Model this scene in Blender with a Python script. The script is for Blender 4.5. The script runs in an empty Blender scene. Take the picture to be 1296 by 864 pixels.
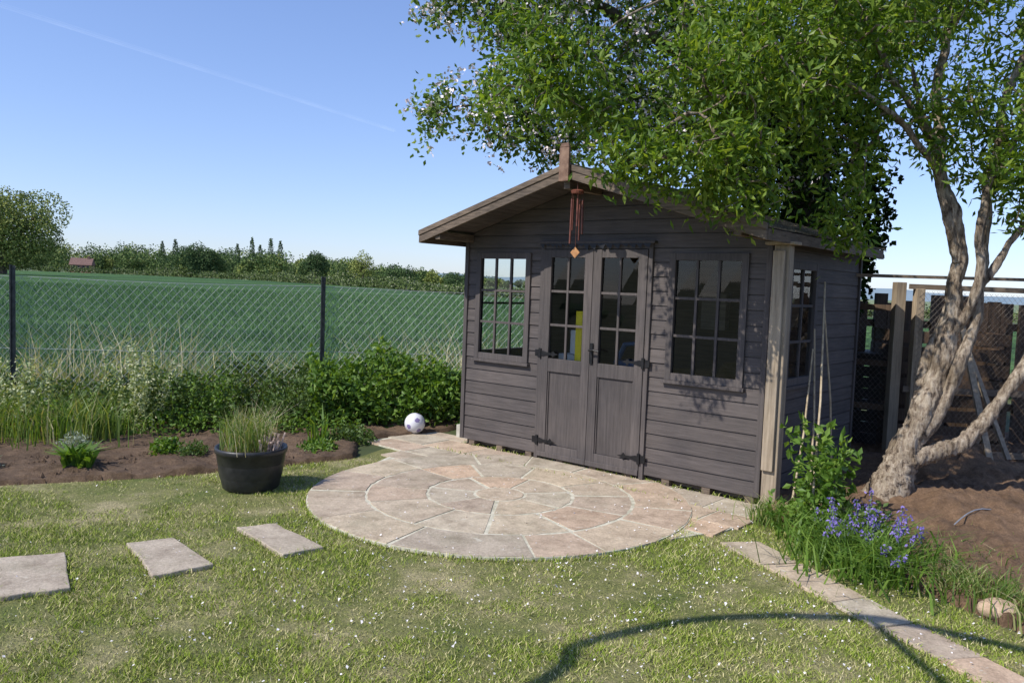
import bpy, math, numpy as np
from mathutils import Matrix, Vector, noise
rng=np.random.default_rng(7)
SC=bpy.context.scene; COL=SC.collection
# ---------------------------------------------------------------- helpers
def link(o,parent=None):
    COL.objects.link(o)
    if parent is not None: o.parent=parent
    return o
def empty(name,loc=(0,0,0),rz=0):
    e=bpy.data.objects.new(name,None); e.location=loc; e.rotation_euler=(0,0,rz); e.empty_display_size=.2
    return link(e)
def fast_mesh(name,verts,faces,mats,midx=None,smooth=False,parent=None,loc=None,rz=0):
    me=bpy.data.meshes.new(name); verts=np.asarray(verts,dtype=np.float32)
    if isinstance(faces,list) and len(faces) and not isinstance(faces,np.ndarray):
        tot=np.array([len(f) for f in faces],dtype=np.int32); flat=np.concatenate([np.asarray(f) for f in faces]).astype(np.int32)
    else:
        faces=np.asarray(faces); tot=np.full(len(faces),faces.shape[1],dtype=np.int32); flat=faces.astype(np.int32).ravel()
    st=np.concatenate([[0],np.cumsum(tot)[:-1]]).astype(np.int32)
    me.vertices.add(len(verts)); me.vertices.foreach_set('co',verts.ravel())
    me.loops.add(len(flat)); me.loops.foreach_set('vertex_index',flat)
    me.polygons.add(len(tot)); me.polygons.foreach_set('loop_start',st); me.polygons.foreach_set('loop_total',tot)
    if not isinstance(mats,(list,tuple)): mats=[mats]
    for m in mats: me.materials.append(m)
    if midx is not None: me.polygons.foreach_set('material_index',np.asarray(midx,dtype=np.int32))
    me.polygons.foreach_set('use_smooth',np.full(len(tot),bool(smooth)))
    me.update(calc_edges=True); me.validate()
    o=bpy.data.objects.new(name,me)
    if loc is not None: o.location=loc
    o.rotation_euler=(0,0,rz)
    return link(o,parent)
class B:
    def __init__(s): s.v=[]; s.f=[]; s.m=[]
    def add(s,vs,fs,m=0):
        b=len(s.v); s.v+= [tuple(p) for p in vs]; s.f+=[tuple(i+b for i in f) for f in fs]; s.m+=[m]*len(fs)
    def hexa(s,p,m=0): # p: 8 points bottom 0-3, top 4-7
        s.add(p,[(3,2,1,0),(4,5,6,7),(0,1,5,4),(1,2,6,5),(2,3,7,6),(3,0,4,7)],m)
    def box(s,x0,x1,y0,y1,z0,z1,m=0):
        s.hexa([(x0,y0,z0),(x1,y0,z0),(x1,y1,z0),(x0,y1,z0),(x0,y0,z1),(x1,y0,z1),(x1,y1,z1),(x0,y1,z1)],m)
    def beam(s,a,b,w,h,m=0,up=(0,0,1)):
        a=Vector(a);b=Vector(b);d=(b-a).normalized();u=Vector(up)
        if abs(d.dot(u))>.95:u=Vector((0,1,0))
        x=d.cross(u).normalized()*w/2;y=x.cross(d).normalized()*h/2
        s.hexa([a-x-y,a+x-y,b+x-y,b-x-y,a-x+y,a+x+y,b+x+y,b-x+y],m)
    def tube(s,pts,rad,n=8,m=0,cap=True):
        pts=[Vector(p) for p in pts]
        if not hasattr(rad,'__len__'): rad=[rad]*len(pts)
        base=len(s.v); X=None
        for i,p in enumerate(pts):
            d=(pts[min(i+1,len(pts)-1)]-pts[max(i-1,0)]).normalized()
            if X is None:
                X=d.cross(Vector((0,0,1)) if abs(d.z)<.9 else Vector((1,0,0))).normalized()
            X=(X-d*X.dot(d)).normalized(); Y=d.cross(X)
            for k in range(n):
                a=2*math.pi*k/n; s.v.append(tuple(p+(X*math.cos(a)+Y*math.sin(a))*rad[i]))
        for i in range(len(pts)-1):
            for k in range(n):
                k2=(k+1)%n; s.f.append((base+i*n+k,base+i*n+k2,base+(i+1)*n+k2,base+(i+1)*n+k)); s.m.append(m)
        if cap:
            s.f.append(tuple(base+k for k in range(n))[::-1]); s.m.append(m)
            s.f.append(tuple(base+(len(pts)-1)*n+k for k in range(n))); s.m.append(m)
    def lathe(s,prof,c=(0,0,0),n=40,m=0):
        base=len(s.v)
        for r,z in prof:
            for k in range(n):
                a=2*math.pi*k/n; s.v.append((c[0]+r*math.cos(a),c[1]+r*math.sin(a),c[2]+z))
        for i in range(len(prof)-1):
            for k in range(n):
                k2=(k+1)%n; s.f.append((base+i*n+k,base+i*n+k2,base+(i+1)*n+k2,base+(i+1)*n+k)); s.m.append(m)
    def poly(s,pts2,z0,z1,m=0):
        n=len(pts2); s.add([(x,y,z0) for x,y in pts2]+[(x,y,z1) for x,y in pts2],
            [tuple(range(n))[::-1],tuple(range(n,2*n))]+[(i,(i+1)%n,n+(i+1)%n,n+i) for i in range(n)],m)
    def obj(s,name,mats,parent=None,smooth=False,bevel=0,loc=None,rz=0):
        o=fast_mesh(name,np.array(s.v),[np.array(f) for f in s.f],mats,s.m,smooth,parent,loc,rz)
        if bevel:
            b=o.modifiers.new('bevel','BEVEL'); b.width=bevel; b.segments=2; b.limit_method='ANGLE'
        return o
def smooth_path(pts,sub=6):
    pts=[Vector(p) for p in pts]; out=[]
    P=[pts[0]*2-pts[1]]+pts+[pts[-1]*2-pts[-2]]
    for i in range(1,len(P)-2):
        for k in range(sub):
            t=k/sub;a,b,c,d=P[i-1],P[i],P[i+1],P[i+2]
            out.append(.5*((2*b)+(c-a)*t+(2*a-5*b+4*c-d)*t*t+(-a+3*b-3*c+d)*t**3))
    out.append(pts[-1]); return out
def inpoly(x,y,poly):
    x=np.asarray(x);y=np.asarray(y);r=np.zeros(x.shape,bool);n=len(poly)
    for i in range(n):
        x1,y1=poly[i];x2,y2=poly[(i+1)%n]
        c=((y1>y)!=(y2>y)); xi=(x2-x1)*(y-y1)/((y2-y1) if y2!=y1 else 1e-9)+x1
        r^=c&(x<xi)
    return r
# ---------------------------------------------------------------- materials
def newmat(name):
    m=bpy.data.materials.new(name); m.use_nodes=True; nt=m.node_tree; nt.nodes.clear(); return m,nt
def ramp(nt,fac,cols):
    r=nt.nodes.new('ShaderNodeValToRGB'); e=r.color_ramp.elements
    while len(e)<len(cols): e.new(.5)
    for i,(p,c) in enumerate(cols): e[i].position=p; e[i].color=(*c,1)
    nt.links.new(fac,r.inputs[0]); return r.outputs[0]
def nz(nt,scale,detail=5,vec=None,rough=.6,mp=None):
    n=nt.nodes.new('ShaderNodeTexNoise'); n.inputs['Scale'].default_value=scale; n.inputs['Detail'].default_value=detail; n.inputs['Roughness'].default_value=rough
    tc=nt.nodes.new('ShaderNodeTexCoord'); src=tc.outputs['Object']
    if mp:
        q=nt.nodes.new('ShaderNodeMapping'); q.inputs['Scale'].default_value=mp; nt.links.new(src,q.inputs[0]); src=q.outputs[0]
    nt.links.new(src,n.inputs['Vector']); return n.outputs['Fac']
def mixc(nt,a,b,fac,typ='MIX'):
    m=nt.nodes.new('ShaderNodeMix'); m.data_type='RGBA'; m.blend_type=typ
    for s,v in ((m.inputs[6],a),(m.inputs[7],b)):
        if isinstance(v,tuple): s.default_value=(*v,1)
        else: nt.links.new(v,s)
    if isinstance(fac,(int,float)): m.inputs[0].default_value=fac
    else: nt.links.new(fac,m.inputs[0])
    return m.outputs[2]
def finish(nt,col,rough=.8,bumpfac=None,bump=.3,dist=.01,metal=0,spec=.4):
    p=nt.nodes.new('ShaderNodeBsdfPrincipled'); o=nt.nodes.new('ShaderNodeOutputMaterial')
    if isinstance(col,tuple): p.inputs['Base Color'].default_value=(*col,1)
    else: nt.links.new(col,p.inputs['Base Color'])
    p.inputs['Roughness'].default_value=rough; p.inputs['Metallic'].default_value=metal; p.inputs['Specular IOR Level'].default_value=spec
    if bumpfac is not None:
        b=nt.nodes.new('ShaderNodeBump'); b.inputs['Strength'].default_value=bump; b.inputs['Distance'].default_value=dist
        nt.links.new(bumpfac,b.inputs['Height']); nt.links.new(b.outputs[0],p.inputs['Normal'])
    nt.links.new(p.outputs[0],o.inputs[0]); return p
def island(nt):
    return nt.nodes.new('ShaderNodeNewGeometry').outputs['Random Per Island']
def simple(name,c1,c2,scale=8,rough=.8,bump=.3,dist=.01,mp=None,metal=0,spec=.4,detail=6,isl=0,lo=.35,hi=.65):
    m,nt=newmat(name); f=nz(nt,scale,detail,mp=mp); c=ramp(nt,f,[(lo,c1),(hi,c2)])
    if isl:
        k=ramp(nt,island(nt),[(0,(1-isl,)*3),(1,(1,1,1))]); c=mixc(nt,c,k,1.0,'MULTIPLY')
    finish(nt,c,rough,f,bump,dist,metal,spec); return m
def leafmat(name,cols,trans=.35,rough=.45,tcol=None):
    m,nt=newmat(name); c=ramp(nt,island(nt),cols)
    if trans==0:
        d=nt.nodes.new('ShaderNodeBsdfDiffuse'); nt.links.new(c,d.inputs[0]); o=nt.nodes.new('ShaderNodeOutputMaterial'); nt.links.new(d.outputs[0],o.inputs[0]); return m
    p=nt.nodes.new('ShaderNodeBsdfPrincipled'); nt.links.new(c,p.inputs['Base Color']); p.inputs['Roughness'].default_value=rough; p.inputs['Specular IOR Level'].default_value=.35
    t=nt.nodes.new('ShaderNodeBsdfTranslucent'); tc=mixc(nt,c,(1.6,1.5,.5),1.0,'MULTIPLY'); nt.links.new(tc,t.inputs[0])
    mx=nt.nodes.new('ShaderNodeMixShader'); mx.inputs[0].default_value=trans; o=nt.nodes.new('ShaderNodeOutputMaterial')
    nt.links.new(p.outputs[0],mx.inputs[1]); nt.links.new(t.outputs[0],mx.inputs[2]); nt.links.new(mx.outputs[0],o.inputs[0]); return m
def glassmat():
    m,nt=newmat('window_glass'); g=nt.nodes.new('ShaderNodeBsdfGlossy'); g.inputs['Roughness'].default_value=.02
    t=nt.nodes.new('ShaderNodeBsdfTransparent'); t.inputs[0].default_value=(.9,.93,.92,1)
    fr=nt.nodes.new('ShaderNodeFresnel'); fr.inputs[0].default_value=1.5
    mx=nt.nodes.new('ShaderNodeMixShader'); o=nt.nodes.new('ShaderNodeOutputMaterial')
    nt.links.new(fr.outputs[0],mx.inputs[0]); nt.links.new(t.outputs[0],mx.inputs[1]); nt.links.new(g.outputs[0],mx.inputs[2]); nt.links.new(mx.outputs[0],o.inputs[0]); return m

def woodmat(name,c1,c2,mp,isl=.25,bump=.5):
    m,nt=newmat(name); f=nz(nt,1,8,mp=mp,rough=.7); c=ramp(nt,f,[(.3,c1),(.7,c2)])
    f2=nz(nt,1.6,4); c=mixc(nt,c,ramp(nt,f2,[(.3,(.7,.7,.72)),(.7,(1.15,1.1,1.05))]),1.0,'MULTIPLY')
    k=ramp(nt,island(nt),[(0,(1-isl,)*3),(1,(1,1,1))]); c=mixc(nt,c,k,1.0,'MULTIPLY')
    finish(nt,c,.75,f,bump,.004); return m
M_clad=woodmat('shed_cladding_paint',(.068,.057,.053),(.14,.12,.113),(3,3,60),.22,.6)
M_vert=woodmat('shed_joinery_paint',(.064,.055,.052),(.132,.113,.107),(60,60,3))
M_barge=woodmat('bargeboard_wood',(.06,.044,.03),(.25,.19,.14),(8,8,60))
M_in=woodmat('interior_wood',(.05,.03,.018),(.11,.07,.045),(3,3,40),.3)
M_grey=woodmat('weathered_wood',(.22,.17,.115),(.5,.41,.3),(40,40,2.5),.2)
M_brown=woodmat('brown_fence_wood',(.06,.038,.024),(.17,.11,.07),(30,30,2),.4)
M_rail=woodmat('rail_wood',(.12,.09,.065),(.3,.24,.18),(3,30,30),.3)
M_glass=glassmat()
M_black=simple('black_iron',(.008,.008,.009),(.02,.018,.018),30,.45,.2,.002,metal=.3)
M_felt=simple('mossy_roof_felt',(.06,.05,.035),(.2,.16,.1),26,.95,.9,.02,lo=.3,hi=.7)
def glossy(name,c,r=.4,metal=0):
    m,nt=newmat(name); f=nz(nt,25,3); col=mixc(nt,c,tuple(x*.75 for x in c),f); finish(nt,col,r,f,.08,.002,metal); return m

# ---------------------------------------------------------------- camera
cd=bpy.data.cameras.new('camera'); cam=link(bpy.data.objects.new('camera',cd)); cd.lens=28.33; cd.sensor_width=36; cd.clip_end=60000; cd.clip_start=.05
Mx=Matrix.Rotation(math.pi/2-math.radians(3.93),4,'X')@Matrix.Rotation(math.radians(2.1),4,'Z'); Mx.translation=(0,0,1.6); cam.matrix_world=Mx; SC.camera=cam
# ---------------------------------------------------------------- light
EL=math.radians(45); sh=Vector((.865,.502,0)).normalized()
w=bpy.data.worlds.new('World'); SC.world=w; w.use_nodes=True; nt=w.node_tree
bg=nt.nodes['Background']; sk=nt.nodes.new('ShaderNodeTexSky'); sk.sky_type='NISHITA'; sk.sun_disc=False
sk.sun_elevation=EL; sk.sun_rotation=math.atan2(-sh.x,-sh.y)%(2*math.pi); sk.air_density=1.0; sk.dust_density=.3; sk.ozone_density=1.6
ga=nt.nodes.new('ShaderNodeGamma'); ga.inputs[1].default_value=.8; nt.links.new(sk.outputs[0],ga.inputs[0])
nt.links.new(mixc(nt,ga.outputs[0],(1.25,1.4,1.9),1.0,'MULTIPLY'),bg.inputs[0]); bg.inputs[1].default_value=.136
sd=bpy.data.lights.new('sun','SUN'); sd.energy=5.0; sd.angle=math.radians(.5); sd.color=(1,.965,.89)
so=link(bpy.data.objects.new('sun',sd)); D=Vector((sh.x*math.cos(EL),sh.y*math.cos(EL),-math.sin(EL))); so.rotation_euler=D.to_track_quat('-Z','Y').to_euler(); so.location=(-10,-6,12)
SC.view_settings.view_transform='Standard'; SC.view_settings.look='None'; SC.view_settings.exposure=0

# ---------------------------------------------------------------- shed frame
L0=Vector((-.45,8.0,0)); RZ=math.atan2(-.6405,.768); U=Vector((.768,-.6405,0)); W=Vector((.6405,.768,0))
def S2W(t,wd): p=L0+U*t+W*wd; return (p.x,p.y)
# ---------------------------------------------------------------- ground
m,nt=newmat('ground_rough_grass'); f=nz(nt,.6,8); c=ramp(nt,f,[(.35,(.045,.06,.018)),(.65,(.1,.11,.04))]); finish(nt,c,.95,f,.4,.05); M_ground=m
B0=B();B0.add([(-6000,-3000,0),(6000,-3000,0),(6000,9000,0),(-6000,9000,0)],[(0,1,2,3)]);B0.obj('ground',[M_ground])
m,nt=newmat('lawn_turf'); f=nz(nt,1.6,8,rough=.7); c=ramp(nt,f,[(.35,(.12,.15,.03)),(.5,(.21,.21,.07)),(.64,(.40,.34,.19))]); f2=nz(nt,90,4); c=mixc(nt,c,ramp(nt,f2,[(.3,(.5,.5,.5)),(.7,(1.2,1.2,1.1))]),1.0,'MULTIPLY'); finish(nt,c,.95,f2,.8,.02); M_lawn=m
LAWN=[(-9,-4),(2.9,-4),(2.75,2.5),(2.62,3.6),(2.1,4.7),(1.9,5.6),(1.95,6.3),(-.4,8.2),(-1.2,7.6),(-1.37,7.15),(-1.9,6.75),(-2.73,6.21),(-3.72,5.81),(-9,4.6)]
b=B();b.add([(x,y,.004) for x,y in LAWN],[tuple(range(len(LAWN)))]);b.obj('lawn',[M_lawn])
PC=Vector((-.05,6.02)); PR=1.43
STONES=[[(-2.74,4.28),(-2.44,4.40),(-2.15,3.91),(-2.45,3.74)],[(-2.20,4.60),(-1.97,4.73),(-1.58,4.30),(-1.82,4.10)],[(-1.69,4.97),(-1.47,5.08),(-1.06,4.66),(-1.26,4.50)]]
PATH=[(1.36,5.06),(1.64,5.10),(1.95,4.08),(2.25,3.33),(2.55,2.2),(2.3,2.1),(2.02,3.30),(1.76,4.0)]
PAVE_REGION=[S2W(*p) for p in [(-.72,-.62),(-.5,.25),(0,.25),(3.3,.0),(3.24,-.75),(2.6,-1.7),(.2,-1.5),(.05,-1.0)]]
# soil beds
def soil_patch(name,poly,mat,step=.035,amp=.05,base=.01,mound=None):
    xs=[p[0] for p in poly];ys=[p[1] for p in poly]
    gx=np.arange(min(xs),max(xs),step);gy=np.arange(min(ys),max(ys),step)
    X,Y=np.meshgrid(gx,gy); ins=inpoly(X,Y,poly); Z=np.full(X.shape,-.03)
    for i in range(X.shape[0]):
        for j in range(X.shape[1]):
            if ins[i,j]:
                v=Vector((X[i,j],Y[i,j],0)); h=noise.noise(v*3)*.5+noise.noise(v*9)*.35+abs(noise.noise(v*24))*.6
                Z[i,j]=base+amp*(.45+h)
                if mound: Z[i,j]+=mound(X[i,j],Y[i,j])
    idx=np.arange(X.size).reshape(X.shape); a=idx[:-1,:-1];bq=idx[:-1,1:];c=idx[1:,1:];d=idx[1:,:-1]
    keep=(ins[:-1,:-1]|ins[:-1,1:]|ins[1:,1:]|ins[1:,:-1]); F=np.stack([a[keep],bq[keep],c[keep],d[keep]],1)
    return fast_mesh(name,np.stack([X.ravel(),Y.ravel(),Z.ravel()],1),F,[mat],smooth=True)
def soilmat(name,a,b_):
    m,nt=newmat(name); f=nz(nt,14,8,rough=.75); c=ramp(nt,f,[(.3,a),(.7,b_)]); f1=nz(nt,1.8,4); c=mixc(nt,c,ramp(nt,f1,[(.35,(.68,.66,.64)),(.65,(1.12,1.1,1.08))]),1.0,'MULTIPLY'); f2=nz(nt,80,5,rough=.8); c=mixc(nt,c,ramp(nt,f2,[(.35,(.6,.58,.56)),(.65,(1.2,1.2,1.18))]),1.0,'MULTIPLY'); finish(nt,c,.95,f2,1.0,.02); return m
M_soil=soilmat('soil_dark',(.1,.062,.038),(.26,.175,.11))
M_soil2=soilmat('soil_sandy',(.15,.088,.05),(.36,.23,.14))
soil_patch('flower_bed_soil',[(-9,4.7),(-3.72,5.81),(-2.73,6.21),(-1.9,6.75),(-1.37,7.15),(-1.5,7.9),(-.7,8.6),(-.3,9.3),(-2.1,8.9),(-5,8.05),(-9,6.9)],M_soil,.035,.06)
soil_patch('garden_soil',[(1.96,6.3),(1.95,5.5),(2.12,4.75),(2.64,3.65),(2.8,2.6),(9,2.0),(9,9.5),(3.6,9.5),(3.3,7.7)],M_soil2,.035,.09,
  mound=lambda x,y:.34*math.exp(-((x-3.85)**2+(y-7.0)**2)/.22)+.12*math.exp(-((x-3.3)**2+(y-5.9)**2)/.5)+.12*math.exp(-((x-4.6)**2+(y-6.6)**2)/.4))
def clods(name,poly,n,s0,s1,mat):
    xs=[p[0] for p in poly];ys=[p[1] for p in poly]; x=rng.uniform(min(xs),max(xs),n);y=rng.uniform(min(ys),max(ys),n);k=inpoly(x,y,poly);x=x[k];y=y[k];N=len(x)
    o=np.array([[1,0,0],[0,1,0],[-1,0,0],[0,-1,0],[0,0,1]],float); s=rng.uniform(s0,s1,N)*rng.random(N)**1.5+s0; V=np.stack([x,y,np.full(N,.035)],1)[:,None,:]+o[None]*s[:,None,None]*rng.uniform(.5,1.2,(N,5,1))
    F=np.concatenate([np.arange(N)[:,None]*5+np.array([[i,(i+1)%4,4]]) for i in range(4)]); return fast_mesh(name,V.reshape(-1,3),F,[mat])
clods('soil_clods',[(-6,5.4),(-3.72,5.9),(-2.73,6.3),(-1.9,6.85),(-1.45,7.2),(-1.5,7.9),(-2.1,8.4),(-6,7.6)],3600,.006,.026,M_soil)
clods('soil_lumps',[(2.3,5.6),(2.2,4.9),(2.75,3.7),(6,3.5),(6,7.8),(3,7.6)],3200,.007,.03,M_soil2)
# ---------------------------------------------------------------- patio
def stonemat(name,tints):
    m,nt=newmat(name); r=island(nt); c=ramp(nt,r,[(i/(len(tints)-1),t) for i,t in enumerate(tints)])
    f=nz(nt,6,7,rough=.75); c=mixc(nt,c,ramp(nt,f,[(.3,(.62,.58,.54)),(.5,(1,.98,.95)),(.7,(1.25,1.25,1.22))]),1.0,'MULTIPLY')
    f2=nz(nt,60,6,rough=.75); c=mixc(nt,c,ramp(nt,f2,[(.3,(.68,.68,.68)),(.7,(1.2,1.2,1.2))]),1.0,'MULTIPLY')
    f3=nz(nt,1.9,7,rough=.7); c=mixc(nt,c,(.2,.18,.11),ramp(nt,f3,[(.5,(0,0,0)),(.74,(.55,.55,.55))]))
    f4=nz(nt,16,2); c=mixc(nt,c,(.58,.54,.44),ramp(nt,f4,[(.66,(0,0,0)),(.75,(.6,.6,.6))]))
    finish(nt,c,.85,f2,.6,.008); return m
M_stone=stonemat('sandstone_paving',[(.46,.33,.24),(.53,.44,.32),(.44,.35,.27),(.56,.40,.28),(.49,.42,.32),(.41,.34,.27)])
M_mortar=simple('mortar_joint',(.40,.37,.27),(.64,.59,.47),22,.95,.5,.004)
b=B()
def arcstone(r0,r1,a0,a1,z,gap=.013):
    n=max(2,int((a1-a0)*16)); g0=gap/max(r0,.1);g1=gap/r1; pts=[]
    for k in range(n+1): a=a0+g1+(a1-a0-2*g1)*k/n; pts.append((PC.x+(r1-gap)*math.cos(a),PC.y+(r1-gap)*math.sin(a)))
    for k in range(n,-1,-1): a=a0+g0+(a1-a0-2*g0)*k/n; pts.append((PC.x+(r0+gap)*math.cos(a),PC.y+(r0+gap)*math.sin(a)))
    b.poly([(x+rng.normal()*.005,y+rng.normal()*.005) for x,y in pts],.0,z+rng.normal()*.0012,0)
for (r0,r1,n,off) in [(.19,.55,7,.2),(.55,1.0,11,.1),(1.0,1.43,13,.35)]:
    cuts=np.sort(off+np.arange(n)*2*math.pi/n+rng.normal(0,.06,n))
    for i in range(n):
        a0=cuts[i];a1=cuts[(i+1)%n]+(2*math.pi if i==n-1 else 0); arcstone(r0,r1,a0,a1,.0265)
b.poly([(PC.x+.18*math.cos(a),PC.y+.18*math.sin(a)) for a in np.linspace(0,2*math.pi,18,endpoint=False)],0,.027,0)
b.poly([(PC.x+1.425*math.cos(a),PC.y+1.425*math.sin(a)) for a in np.linspace(0,2*math.pi,72,endpoint=False)],0,.0235,1)
def rectstone(t0,t1,w0,w1):
    g=.011; P=[(t0+g,w0+g),(t1-g,w0+g),(t1-g,w1-g),(t0+g,w1-g)]
    b.poly([S2W(p[0]+rng.normal()*.005,p[1]+rng.normal()*.005) for p in P],0,.0185+rng.normal()*.001,0)
for (w0,w1,ta,tb) in [(.22,.0,-.55,-.02),(.0,-.40,-.72,3.28),(-.40,-.72,-.62,3.26),(-.72,-1.0,-.12,3.2),(-1.0,-1.28,.1,3.05)]:
    t=ta
    while t<tb-.1:
        l=min(rng.uniform(.3,.62),tb-t)
        if tb-t-l<.15:l=tb-t
        rectstone(t,t+l,w1,w0); t+=l
b.poly([S2W(*p) for p in [(-.6,.2),(-.7,-.68),(-.1,-.74),(.12,-1.25),(3.03,-1.25),(3.2,-.8),(3.26,0),(0,.0),(-.02,.2)]],0,.0148,1)
b.obj('patio',[M_stone,M_mortar],bevel=.003)
for s in STONES:
    q=B(); pts=[]
    for i in range(4):
        p,r_=s[i],s[(i+1)%4]
        for t in (0,.25,.5,.75): pts.append((p[0]+(r_[0]-p[0])*t+rng.normal()*.005,p[1]+(r_[1]-p[1])*t+rng.normal()*.005))
    q.poly(pts,-.01,.03); q.obj('stepping_stone',[M_stone],bevel=.006)
q=B()
le=[(1.36,5.06),(1.76,4.0),(2.02,3.30),(2.3,2.1)];re=[(1.64,5.10),(1.97,4.08),(2.25,3.33),(2.55,2.2)]
def pl(line,s):
    s*=len(line)-1;i=min(int(s),len(line)-2);f=s-i; return (line[i][0]*(1-f)+line[i+1][0]*f,line[i][1]*(1-f)+line[i+1][1]*f)
ss=[0,.13,.3,.42,.58,.7,.85,1.0]
for a,c in zip(ss[:-1],ss[1:]):
    q.poly([(x+rng.normal()*.008,y+rng.normal()*.008) for x,y in (pl(le,a+.003),pl(le,c-.003),pl(re,c-.003),pl(re,a+.003))],-.01,.020+rng.normal()*.002)
q.obj('garden_path',[M_stone],bevel=.005)
# ---------------------------------------------------------------- blades
def blades(P,h,wd,lean,seg=1,bend=.4):
    N=len(P); a=rng.uniform(0,2*math.pi,N); dx=np.cos(a);dy=np.sin(a); la=rng.uniform(0,2*math.pi,N); lx=np.cos(la)*lean*h;ly=np.sin(la)*lean*h
    P=np.asarray(P); sx=dx*wd/2;sy=dy*wd/2
    if seg==1:
        V=np.empty((N,3,3)); V[:,0]=P-np.stack([sx,sy,0*sx],1); V[:,1]=P+np.stack([sx,sy,0*sx],1); V[:,2]=P+np.stack([lx,ly,h],1)
        return V.reshape(-1,3),np.arange(N*3).reshape(-1,3)
    V=np.empty((N,6,3)); o=np.stack([sx,sy,0*sx],1); mid=P+np.stack([lx*(1-bend)*.5,ly*(1-bend)*.5,h*.58],1); tip=P+np.stack([lx*1.2,ly*1.2,h*(1-.25*np.minimum(1,lean*1.0))],1)
    V[:,0]=P-o;V[:,1]=P+o;V[:,2]=mid+o*.8;V[:,3]=mid-o*.8;V[:,4]=tip+o*.08;V[:,5]=tip-o*.08
    b0=np.arange(N)[:,None]*6; F=np.concatenate([b0+np.array([[0,1,2,3]]),b0+np.array([[3,2,4,5]])],0)
    return V.reshape(-1,3),F
M_blade=leafmat('lawn_blade',[(0,(.14,.21,.022)),(.35,(.23,.31,.04)),(.68,(.33,.37,.08)),(.86,(.5,.46,.2)),(1,(.66,.58,.32))],0)
M_bladeD=leafmat('dry_lawn_blade',[(0,(.3,.31,.08)),(.5,(.52,.45,.22)),(1,(.7,.61,.38))],0)
N=400000
yy=2.5+4.9*rng.random(N)**1.25; xx=rng.uniform(-1,1,N)*(yy*.70+.5)
ok=inpoly(xx,yy,LAWN)&((xx-PC.x)**2+(yy-PC.y)**2>(PR-.01)**2)&~inpoly(xx,yy,PATH)&~inpoly(xx,yy,PAVE_REGION)
for s in STONES: ok&=~inpoly(xx,yy,s)
xx=xx[ok];yy=yy[ok]
dens=np.array([1.1*noise.noise(Vector((x*1.3,y*1.3,3)))+.9*noise.noise(Vector((x*4.5,y*4.5,8)))+.4*noise.noise(Vector((x*14,y*14,8))) for x,y in zip(xx,yy)])
bare=np.clip(1-((xx+2.6)**2/2.2+(yy-5.75)**2/.16),0,1)+np.clip(1-((xx+.3)**2/2.5+(yy-3.9)**2/.25),0,1)*.6+np.clip(1-((xx-1.0)**2/.8+(yy-3.2)**2/.12),0,1)*.5; dens=dens-bare*.6
hh=rng.uniform(.010,.025,len(xx))*(1+.6*dens)
keep=rng.random(len(xx))<np.clip(.68+1.0*dens,.16,1); xx=xx[keep];yy=yy[keep];hh=hh[keep];dens=dens[keep]
dry=rng.random(len(xx))<np.clip(.15-.9*dens,.02,.8)
for nm,sel,mt in (('lawn_grass',~dry,M_blade),('lawn_dry_grass',dry,M_bladeD)):
    k=sel.sum(); V,F=blades(np.stack([xx[sel],yy[sel],np.full(k,.003)],1),np.maximum(hh[sel],.006),rng.uniform(.003,.006,k),rng.uniform(.2,1.6,k)); fast_mesh(nm,V,F,[mt])
E=[]
for s in STONES+[PATH]:
    for i in range(len(s)):
        p,q2=s[i],s[(i+1)%len(s)]; k=int(math.dist(p,q2)*180)
        for t in rng.random(k): E.append((p[0]+(q2[0]-p[0])*t+rng.normal()*.012,p[1]+(q2[1]-p[1])*t+rng.normal()*.012,0))
for a in rng.uniform(math.pi*.95,math.pi*1.9,900): r=PR+abs(rng.normal())*.02; E.append((PC.x+r*math.cos(a),PC.y+r*math.sin(a),0))
for i in range(500):
    t=rng.uniform(0,3.0); k=S2W(t,rng.normal()*.012-.02-(.38 if rng.random()<.3 else 0)); E.append((k[0],k[1],.012))
E=np.array(E); V,F=blades(E,rng.uniform(.02,.05,len(E)),rng.uniform(.004,.007,len(E)),rng.uniform(.2,1,len(E)),2)
fast_mesh('edge_grass',V,F,[M_blade])
def petals(name,P,size,mat,tilt=.5):
    N=len(P); a=rng.uniform(0,6.28,N); s=size*rng.uniform(.4,1.3,N); V=np.empty((N,4,3)); P=np.asarray(P)
    for k in range(4):
        an=a+k*math.pi/2; V[:,k]=P+np.stack([np.cos(an)*s,np.sin(an)*s*.9,rng.normal(0,tilt,N)*s],1)
    return fast_mesh(name,V.reshape(-1,3),np.arange(N*4).reshape(-1,4),[mat])
M_petal=simple('petal_white',(.66,.6,.58),(.82,.77,.75),30,.6,0)
N=2400; py=rng.uniform(2.8,6.9,N); px=rng.normal(.9,1.5,N); k=inpoly(px,py,LAWN)|inpoly(px,py,PAVE_REGION)
petals('fallen_petals',np.stack([px[k],py[k],np.where(rng.random(k.sum())<.5,.018,.03)],1),.0062,M_petal)
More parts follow.
